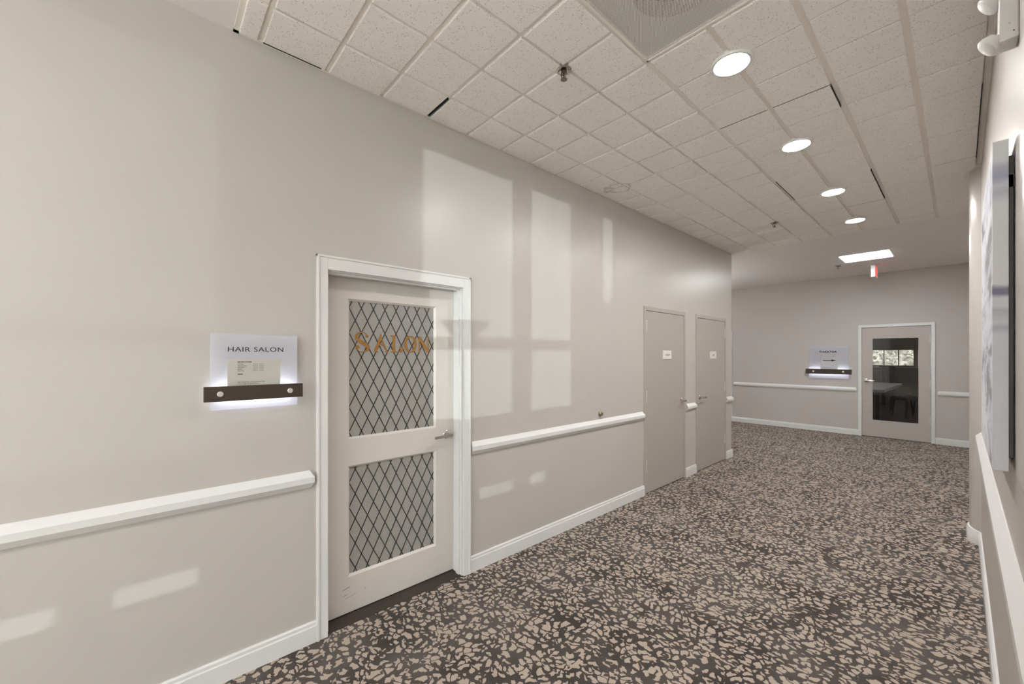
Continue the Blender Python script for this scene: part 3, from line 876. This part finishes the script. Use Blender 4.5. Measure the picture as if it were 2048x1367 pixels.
# ------------------------------------------------------------------ illuminated signs
def sign(name, label, M, pw, ph, pb, bl, br, bv0, bv1, caps, head, head_box, paper, body, arrow=False, pmat=M_paper):
    """local: u from panel left, v from 0 (absolute height minus base)"""
    t = thing(name, label, 'sign', M)
    g = G(); g.box(0, pw, pb, pb + ph, .026, .034); g.build('acrylic_panel', M_acryl, parent=t, bevel=.0008)
    g = G(); g.box(-bl, pw + br, bv0, bv1, .0345, .062); bar = g.build('mounting_bar', M_bronze, parent=t, bevel=.001)
    s = (bv1 - bv0) / .07
    for cu in caps:
        g = G(); g.lathe((cu, (bv0 + bv1) / 2, .062), (0, 0, 1), [(.0125 * s, 0), (.0125 * s, .003), (.011 * s, .0045)], 24); g.build('screw_cap', M_cap, parent=bar, smooth=True)
    # standoffs back to the wall and the LED strip between panel and wall
    for cu in caps:
        g = G(); g.lathe((cu, (bv0 + bv1) / 2, .0), (0, 0, 1), [(.008, 0), (.008, .0345)], 12)
        g.build('standoff', M_chrome, parent=t)
    g = G(); g.box(.02 * s, pw - .02 * s, bv0 + .012 * s, bv1 - .012 * s, .008, .014); g.build('light_strip', M_led, parent=t)
    hx0, hx1, hv0, hv1 = head_box
    text('sign_lettering', head, .03, hx0, hv0, .0345, M_ink, t, width=hx1 - hx0, height=hv1 - hv0, off=.0001 if not arrow else 0.0008, spacing=1.08)
    px0, px1, pv0, pv1 = paper
    g = G(); g.box(px0, px1, pv0, pv1, .0343, .0347); pp = g.build('paper_notice', pmat, parent=t)
    for (s_, x, v, sz, bold) in body:
        text('notice_lettering', s_, sz, x, v, .0351, M_greyink, pp, off=.00028 * bold, thick=.00005)
    if arrow:
        g = G(); a0, a1 = px0 + (px1 - px0) * .13, px1 - (px1 - px0) * .08; av = arrow; g.box(a0, a1 - .06, av - .007, av + .007, .0348, .0352)
        g.face([(a1 - .08, av - .022, .0353), (a1, av, .0353), (a1 - .08, av + .022, .0353)])
        g.build('arrow', M_ink, parent=pp)
    return t
days = ['Tuesday', 'Wednesday', 'Thursday', 'Friday', 'Saturday']
hours = ['10 a.m. - 6 p.m.', '10 a.m. - 6 p.m.', '10 a.m. - 6 p.m.', '10 a.m. - 6 p.m.', '10 a.m. - 4 p.m.']
b1 = [('SALON HOURS', .104, 1.5075, .0082, 1.6)]
for i, (a, b) in enumerate(zip(days, hours)):
    b1 += [(a, .104, 1.4975 - i * .0079, .0074, .3), (b, .166, 1.4975 - i * .0079, .0074, .3)]
b1 += [('Stylists', .104, 1.450, .0078, 1.4), ('Nail Technician - by appointment only', .104, 1.412, .0072, .5), ('Call to make an appointment', .104, 1.4035, .0072, .3)]
sign('salon_sign', 'backlit HAIR SALON sign with an hours notice and dark bar, left of the salon door',
     frame('left', .190, 0, 0), .361, .356, 1.287, .026, .020, 1.329, 1.398, (.034, .322), 'HAIR SALON', (.066, .297, 1.5595, 1.5825), (.064, .283, 1.38, 1.524), b1)
b2 = [('Please enter the door on the right', .20, 1.545, .0165, .6), ('and walk to the end of the hall and', .20, 1.520, .0165, .6), ('continue through to reach the', .20, 1.495, .0165, .6), ('theater', .20, 1.470, .0165, .6)]
sign('theater_sign', 'backlit THEATER sign with an arrow notice and black bar on the far wall',
     frame('far', -2.088, 0, 0), .636, .64, 1.085, .052, .046, 1.172, 1.272, (.075, .555), 'THEATER', (.165, .455, 1.600, 1.640), (.19, .47, 1.25, 1.565), b2, arrow=1.445, pmat=M_paper2)

# ------------------------------------------------------------------ small wall fittings
g = G(); g.lathe((0, 0, 0), (0, 0, 1), [(.026, 0), (.026, .006), (.020, .010), (.015, .022), (.017, .026), (.010, .030), (.004, .024)], 28)
tag(g.build('wall_button', M_doorstop, smooth=True, M=frame('left', 3.22, .978, 0)), 'round brass wall stop just above the chair rail left of the utility door', 'door stop')

# emergency light on the right wall
t = thing('emergency_light', 'white two-headed emergency light high on the right wall at the frame corner', 'emergency light', frame('right', -1.87, 2.47, 0))
g = G(); g.box(-.075, 0, 0, .17, 0, .038); g.build('housing', M_plast, parent=t, bevel=.004)
g = G(); g.lathe((-.001, .045, .018), (1, 0, 0), [(.0022, 0), (.0022, .0014)], 10); g.build('screw', M_chrome, parent=t)
g = G(); g.lathe((-.001, .02, .010), (1, 0, 0), [(.0018, 0), (.0018, .0014)], 10); g.build('screw', M_black, parent=t)
for uu, vv in ((-.034, .020), (-.040, .150)):
    g = G()
    g.tube([(uu, vv + .012, .034), (uu, vv, .050)], .012, 14)
    g.lathe((uu, vv + .002, .044), (0.05, -.62, .78), [(.012, -.012), (.026, -.004), (.031, .010), (.031, .020), (.026, .024), (.020, .0255)], 28)
    g.build('lamp_head', M_plast, parent=t, smooth=True)

# canvas on the right wall
t = thing('canvas_painting', 'large grey and white abstract canvas hung on the right wall, seen edge-on', 'painting', at(XR, 2.0, 1.176))
g = G(); g.box(-.046, -.013, 0, .90, 0, 1.046); g.build('canvas', M_paint, parent=t, bevel=.001)
g = G()
g.box(-.014, -.002, .03, .06, .04, 1.0); g.box(-.014, -.002, .84, .87, .04, 1.0); g.box(-.014, 0, .03, .87, .90, .94)
g.build('stretcher_frame', M_wood, parent=t)

# ------------------------------------------------------------------ ceiling fittings
def downlight(label, x, y):
    t = thing('recessed_downlight', label, 'ceiling light', at(x, y, HC), 'round downlights along the tiled ceiling')
    g = G(); g.lathe((0, 0, 0), (0, 0, -1), [(.099, 0.0), (.099, .019), (.096, .023), (.084, .023), (.079, .014)], 48, caps=False)
    g.build('trim_ring', M_ring, parent=t, smooth=True)
    g = G(); g.lathe((0, 0, 0), (0, 0, -1), [(.0785, .002), (.0785, .0145)], 48)
    g.build('lens', M_lamp, parent=t)
for (x, y), lb in zip(LIGHTS, ['round lit downlight nearest the camera, beside the perforated air diffuser', 'second round lit downlight from the camera along the tiled ceiling',
                               'third round lit downlight from the camera, before the last one', 'smallest round lit downlight, next to the end of the tiled ceiling']):
    downlight(lb, x, y)
for n_, (x, y) in enumerate(((-0.80, -1.4), (-0.80, -3.4), (-0.8, -5.6), (2.0, -1.2), (2.0, -3.4), (2.0, -5.6))):  # unseen lobby lamps added to light the corridor from behind
    downlight('added unseen downlight in the lobby ceiling behind the camera, ' + ('nearest', 'second', 'farthest')[n_ % 3] + (' on the corridor side' if n_ < 3 else ' on the window side'), x, y)

t = thing('ceiling_troffer', 'rectangular lit panel light in the plain ceiling of the far hall', 'ceiling light', at(-.985, 8.33, HC))
g = G(); g.box(-.30, .30, -.30, .30, -.004, .0, 0); g.build('light_frame', M_ring, parent=t)
g = G(); g.box(-.285, .285, -.285, .285, -.008, -.004); g.build('lens', M_troffer, parent=t)
t = thing('ceiling_troffer', 'added unseen panel light in the side hall, hidden by the left wall', 'ceiling light', at(-4.6, 8.33, HC))  # hidden lamp added to brighten the far hall
g = G(); g.box(-.30, .30, -.30, .30, -.004, .0, 0); g.build('light_frame', M_ring, parent=t)
g = G(); g.box(-.285, .285, -.285, .285, -.008, -.004); g.build('lens', M_troffer, parent=t)

def sprinkler(label, x, y, z=HC, s=1.0):
    t = thing('fire_sprinkler', label, 'sprinkler', at(x, y, z), 'fire sprinklers in the ceiling')
    g = G(); g.lathe((0, 0, 0), (0, 0, -1), [(.041 * s, .0), (.041 * s, .016), (.034 * s, .020), (.030 * s, .013), (.026 * s, .004)], 32)
    g.build('escutcheon', M_chrome, parent=t, smooth=True)
    g = G(); g.lathe((0, 0, 0), (0, 0, -1), [(.016 * s, .002), (.016 * s, .022), (.012 * s, .026), (.004, .027), (.004, .052), (.008, .054), (.006, .060)], 16)
    for a in (0, math.pi):
        c, s_ = math.cos(a) * .015, math.sin(a) * .015
        g.tube([(c, s_, -.020), (c * 1.25, s_ * 1.25, -.035), (c * .8, s_ * .8, -.050), (0, 0, -.060)], .003, 8)
    g.build('sprinkler_body', M_sprink, parent=t, smooth=True)
    g = G()
    g.lathe((0, 0, 0), (0, 0, -1), [(.006, .058), (.006, .060), (.017, .062), (.017, .0635)], 20)
    for k in range(10):
        a = k * math.pi / 5; g.box(0, 0, 0, 0, 0, 0) if False else g.face([(math.cos(a - .12) * .014, math.sin(a - .12) * .014, -.0632), (math.cos(a - .10) * .021, math.sin(a - .10) * .021, -.0632), (math.cos(a + .10) * .021, math.sin(a + .10) * .021, -.0632), (math.cos(a + .12) * .014, math.sin(a + .12) * .014, -.0632)])
    g.build('deflector', M_sprink, parent=t)
sprinkler('chrome pendant sprinkler at a tile crossing left of the perforated diffuser', -1.431, 1.655)
sprinkler('small pendant sprinkler far along the tiled ceiling, left of the downlights', -1.438, 5.38)
sprinkler('tiny pendant sprinkler in the plain far ceiling beside the exit sign', -1.401, 8.80)

# perforated air diffuser
t = thing('air_diffuser', 'square perforated white air diffuser with a round duct behind, top of ceiling', 'vent', at(-.793, 1.635, HC))
hw = .3115
g = G(); g.face([(-hw + .008, -hw + .008, -.004), (hw - .008, -hw + .008, -.004), (hw - .008, hw - .008, -.004), (-hw + .008, hw - .008, -.004)])
g.build('perforated_face', M_perf, parent=t)
g = G(); c = .012
g.box(-hw, hw, -hw, -hw + c, -.008, .03); g.box(-hw, hw, hw - c, hw, -.008, .03); g.box(-hw, -hw + c, -hw, hw, -.008, .03); g.box(hw - c, hw, -hw, hw, -.008, .03)
g.build('diffuser_frame', M_grid, parent=t)
g = G()
n = 48
def circ(r, z): return [(math.cos(2 * math.pi * i / n) * r, math.sin(2 * math.pi * i / n) * r, z) for i in range(n)]
sq = [(math.cos(2 * math.pi * i / n) / max(abs(math.cos(2 * math.pi * i / n)), abs(math.sin(2 * math.pi * i / n))) * (hw - .012), math.sin(2 * math.pi * i / n) / max(abs(math.cos(2 * math.pi * i / n)), abs(math.sin(2 * math.pi * i / n))) * (hw - .012), .012) for i in range(n)]
g.loft([sq, circ(.182, .012)], 0, caps=False)
g.loft([circ(.182, .012), circ(.178, .040), circ(.136, .045)], 2, caps=False)
g.loft([circ(.136, .045), circ(.134, .25)], 1, caps=False)
g.face(circ(.134, .25), 1)
g.build('round_duct', [M_back, M_duct, M_ductgrey], parent=t, smooth=True)

# exit sign
t = thing('exit_sign', 'red and white EXIT box hanging from the plain far ceiling', 'sign', at(-.96, 9.12, HC))
g = G(); g.lathe((-.03, .15, 0), (0, 0, -1), [(.085, 0), (.085, .008), (.05, .018)], 24); g.build('canopy', M_plast, parent=t, smooth=True)
g = G(); g.box(-.055, 0, 0, .30, -.215, -.018); g.build('housing', M_plast, parent=t, bevel=.002)
g = G(); g.box(0, .003, .012, .288, -.205, -.028); fc = g.build('lit_face', M_exitw, parent=t)
ex = text('exit_lettering', 'EXIT', .1, .03, -.185, .0035, M_exitr, fc, width=.24, height=.14)
ex.matrix_local = Matrix(((0, 0, 1, 0), (1, 0, 0, 0), (0, 1, 0, 0), (0, 0, 0, 1)))

# ------------------------------------------------------------------ room behind the theatre door
RY = 18.0
g = G(); g.box(-4.5, 2.2, YF + .02, RY + .15, -.1, -.002)
struct(g.build('floor_theater', M_trmfl))
g = G()
g.box(-4.6, -4.5, YF + .12, RY, -.05, 2.75); g.box(2.2, 2.3, YF + .12, RY, -.05, 2.75)
g.box(0.75, 2.3, YF, YF + .12, 0, 2.75)
wall_grid(g, 0, 0, 0, 0, 0, 0, [])
struct(g.build('wall_theater', M_olive))
g = G(); wn = [(-2.9, -.985, 1.225, 2.30), (-.885, .6, 1.225, 2.30)]
wall_grid(g, -4.6, 2.3, -.05, 2.75, 0, .15, wn)
struct(g.build('wall_theater_rear', M_olive, M=Matrix(((1, 0, 0, 0), (0, 0, 1, RY), (0, 1, 0, 0), (0, 0, 0, 1)))))
g = G(); g.box(-4.6, 2.3, YF + .12, RY + .15, 2.75, 2.85)
struct(g.build('ceiling_theater', M_drywall))
w3 = bpy.data.objects.new('window_3', None); COL.objects.link(w3); w3.matrix_world = at(0, RY, 0); struct(w3)
g = G()
for a, b, c, d in wn: g.box(a, b, .06, .066, c, d)
g.build('glass', M_glass, parent=w3)
g = G()
for x in (-2.05, -1.681, -1.329, -.15, .2): g.box(x - .011, x + .011, .03, .10, 1.225, 2.3)
for a, b, c, d in wn: g.box(a, b, -.02, .15, 1.205, 1.225)
g.build('window_frame', M_lead, parent=w3)
g = G()
for a, b, c, d in wn: g.box(a - .02, b + .02, -.015, .012, 1.722, 2.32)
sh = g.build('roller_shade', M_shade, parent=w3)
g = G(); g.box(-4.4, 2.1, -.06, .0, 1.155, 1.185); g.build('window_sill', M_ring, parent=w3)
# heater under the window
t = thing('wall_heater', 'grey slatted wall heater under the window, seen through the far glass door', 'heater', at(-1.95, RY - .16, .62))
g = G(); g.box(-.55, .35, -.10, .16, 0, .44); g.build('housing', M_sofa, parent=t, bevel=.01)
g = G()
for k in range(7): g.box(-.5, .30, -.112, -.10, .20 + k * .03, .212 + k * .03)
g.build('grille', M_shade, parent=t)
# hedge outside
g = G()
nx, nz = 70, 30
random.seed(3)
for layer in range(2):
    pass
grid = [[(-8 + 14 * i / nx, RY + 2.2 + random.uniform(-.18, .18), -.2 + 4.2 * k / nz) for i in range(nx + 1)] for k in range(nz + 1)]
for k in range(nz):
    for i in range(nx): g.face([grid[k][i], grid[k][i + 1], grid[k + 1][i + 1], grid[k + 1][i]])
back = [(x, RY + 3.2, z) for x, z in ((-8, -.2), (6, -.2), (6, 4.0), (-8, 4.0))]
g.face(back); g.face([grid[-1][0], grid[-1][-1], back[2], back[3]]); g.face([grid[0][0], grid[-1][0], back[3], back[0]]); g.face([grid[0][-1], grid[-1][-1], back[2], back[1]])
# individual leaves in front
for i in range(2600):
    x = random.uniform(-5, 3); z = random.uniform(.2, 3.4); y = RY + 2.2 - random.uniform(.1, .45)
    a = random.uniform(0, 6.28); s = random.uniform(.03, .07); tl = random.uniform(-.04, .04)
    dx, dz = math.cos(a) * s, math.sin(a) * s
    g.face([(x - dx, y, z - dz), (x - dz * .4, y + tl, z + dx * .4), (x + dx, y, z + dz), (x + dz * .4, y - tl, z - dx * .4)])
tag(g.build('hedge', M_leaf), 'pale leafy hedge outside the windows behind the glass door', 'hedge', kind='stuff')

# white-clothed table
t = thing('dining_table', 'table under a pale cloth with its corner showing through the far glass door', 'table', at(0, 0, 0))
poly = [(-3.2, 12.6), (-1.165, 12.52), (-1.10, 15.9), (-3.0, 16.4)]
g = G()
top = [(x, y, .752) for x, y in poly]; cx_ = sum(p[0] for p in poly) / 4; cy_ = sum(p[1] for p in poly) / 4
def infl(s_, z): return [(cx_ + (x - cx_) * s_, cy_ + (y - cy_) * s_, z) for x, y in poly]
g.loft([infl(1, .752), infl(1.002, .745), infl(1.004, .69)]); g.build('tabletop', M_cloth, parent=t)
for x, y in ((-1.3, 12.8), (-1.3, 15.6), (-2.9, 12.9), (-2.8, 15.9)):
    g = G(); g.box(x - .03, x + .03, y - .03, y + .03, 0, .69); g.build('leg', M_wood, parent=t)
# chairs
def chair(label, x, y, rz, armchair=False):
    t = thing('dining_chair', label, 'chair', at(x, y, 0, rz), 'dark chairs behind the glass door')
    g = G(); g.loft([[(-.24, -.22, .42), (.24, -.22, .42), (.22, .22, .42), (-.22, .22, .42)], [(-.25, -.23, .46), (.25, -.23, .46), (.23, .23, .46), (-.23, .23, .46)], [(-.23, -.21, .50), (.23, -.21, .50), (.21, .22, .50), (-.21, .22, .50)]])
    g.build('seat', M_chairblk, parent=t, smooth=True)
    g = G(); rings = []
    for z, dy, hw_ in ((.50, .20, .22), (.75, .235, .24), (1.06, .28, .22), (1.17, .295, .15)):
        rings.append([(-hw_, dy + .0, z), (0, dy + .03, z), (hw_, dy, z), (hw_, dy + .05, z), (0, dy + .08, z), (-hw_, dy + .05, z)])
    g.loft(rings); g.build('backrest', M_chairblk, parent=t, smooth=True)
    for sx in (-1, 1):
        for sy in (-1, 1):
            g = G(); g.tube([(sx * .20, sy * .19, .43), (sx * .22, sy * (.22 if sy < 0 else .25), 0)], [.02, .014], 8); g.build('leg', M_chairblk, parent=t)
    return t
chair('black high-backed chair at the right end of the cloth-covered table, seen through glass', -.86, 14.2, -.9)
chair('black chair behind the other one, farther into the room behind the glass door', -.70, 15.4, -1.2)
chair('black chair pushed under the near side of the cloth-covered table', -1.75, 12.1, math.pi + .2)
# dark table made up in place of a pair of trousered legs
t = thing('legs_stand_in', 'black table shape standing in for trousered legs against the window light', 'table', at(-1.50, 17.1, 0))
g = G(); g.box(-.19, .17, -.2, .2, 1.19, 1.235); g.build('tabletop', M_chairblk, parent=t, bevel=.004)
for sx in (-.10, .08):
    g = G(); g.lathe((sx, 0, 0), (0, 0, 1), [(.05, 0), (.05, .05), (.045, .3), (.062, 1.19)], 14); g.build('leg', M_chairblk, parent=t)
# unseen ceiling lamp added to brighten that room
t = thing('ceiling_troffer', 'added unseen panel light in the ceiling behind the far glass door', 'ceiling light', at(0.6, 14.2, 2.75))
g = G(); g.box(-.30, .30, -.30, .30, -.004, .0, 0); g.build('light_frame', M_ring, parent=t)
g = G(); g.box(-.285, .285, -.285, .285, -.008, -.004); g.build('lens', emit('fill_lens', (.95, .97, 1.0), 14.0), parent=t)

# unseen uplights added as fill: one in the side hall, one in the lobby
for lamp_label, lamp_x, lamp_y, lamp_s in (('added fill uplight in the side hall, hidden behind the left wall corner', -4.4, 7.6, 260.0), ('added fill uplight in the lobby behind the camera', 0.2, -1.0, 260.0)):
  t = thing('fill_lamp', lamp_label, 'lamp', at(lamp_x, lamp_y, 0.004 if lamp_y < 0 else 0))
  g = G(); g.lathe((0, 0, 0), (0, 0, 1), [(.14, 0), (.14, .02), (.02, .035)], 28); g.build('base', M_bronze, parent=t, smooth=True)
  g = G(); g.lathe((0, 0, 0), (0, 0, 1), [(.012, .02), (.012, 1.72)], 12); g.build('pole', M_bronze, parent=t, smooth=True)
  g = G(); g.lathe((0, 0, 0), (0, 0, 1), [(.03, 1.70), (.10, 1.74), (.17, 1.84), (.165, 1.84), (.095, 1.75), (.0, 1.72)], 28, caps=False); g.build('lamp_shade', M_ring, parent=t, smooth=True)
  g = G(); g.lathe((0, 0, 0), (0, 0, 1), [(.11, 1.79), (.11, 1.80)], 20); g.build('bulb', emit('fill_uplight', (1, .97, .94), lamp_s), parent=t)

# ------------------------------------------------------------------ unseen sofa added behind the camera to shape the low light
def sofa(label, x, y, rz):
    t = thing('added_sofa', label, 'sofa', at(x, y, 0, rz))
    g = G(); g.box(-.9, .9, -.40, .35, .12, .44); g.build('seat', M_sofa, parent=t, bevel=.03)
    g = G(); g.box(-.9, .9, .25, .42, .30, .82); g.build('backrest', M_sofa, parent=t, bevel=.04)
    for sx in (-1, 1):
        g = G(); g.box(sx * .9 - .07, sx * .9 + .07, -.40, .42, .12, .60); g.build('armrest', M_sofa, parent=t, bevel=.03)
        for sy in (-.34, .36):
            g = G(); g.tube([(sx * .84, sy, .13), (sx * .86, sy, 0)], [.025, .018], 8); g.build('leg', M_wood, parent=t)
sofa('added unseen grey sofa behind the camera', 3.1, -1.2, -math.pi / 2)

# daylight portals at the lobby windows
def portal(loc, rot, sx, sy):
    l = bpy.data.lights.new('daylight_portal', 'AREA'); l.shape = 'RECTANGLE'; l.size = sx; l.size_y = sy
    l.cycles.is_portal = True
    o = bpy.data.objects.new('daylight_portal', l); o.location = loc; o.rotation_euler = rot; COL.objects.link(o)
g = G(); g.box(-7.7, -6.13, 1.2, 3.04, .03, .034)  # unseen sheet added to weaken the sun through the leftmost windows
mb = bpy.data.materials.new('sun_dimmer'); mb.use_nodes = True; mb.node_tree.nodes.clear()
_t = N(mb.node_tree, 'ShaderNodeBsdfTransparent'); _t.inputs[0].default_value = (.50, .50, .49, 1)
_o = N(mb.node_tree, 'ShaderNodeOutputMaterial'); L(mb.node_tree, _t, 0, _o, 0)
g.build('sun_dimmer', mb, parent=bpy.data.objects['window_1']).matrix_world = MF
portal((XFAC - .02, -5.5, 2.0), (math.pi / 2, 0, math.pi / 2), 5.3, 2.3)
portal((1.2, YS + .02, 1.58), (-math.pi / 2, 0, 0), 4.8, 2.9)
portal((-1.15, RY - .04, 1.47), (math.pi / 2, 0, 0), 3.6, .52)
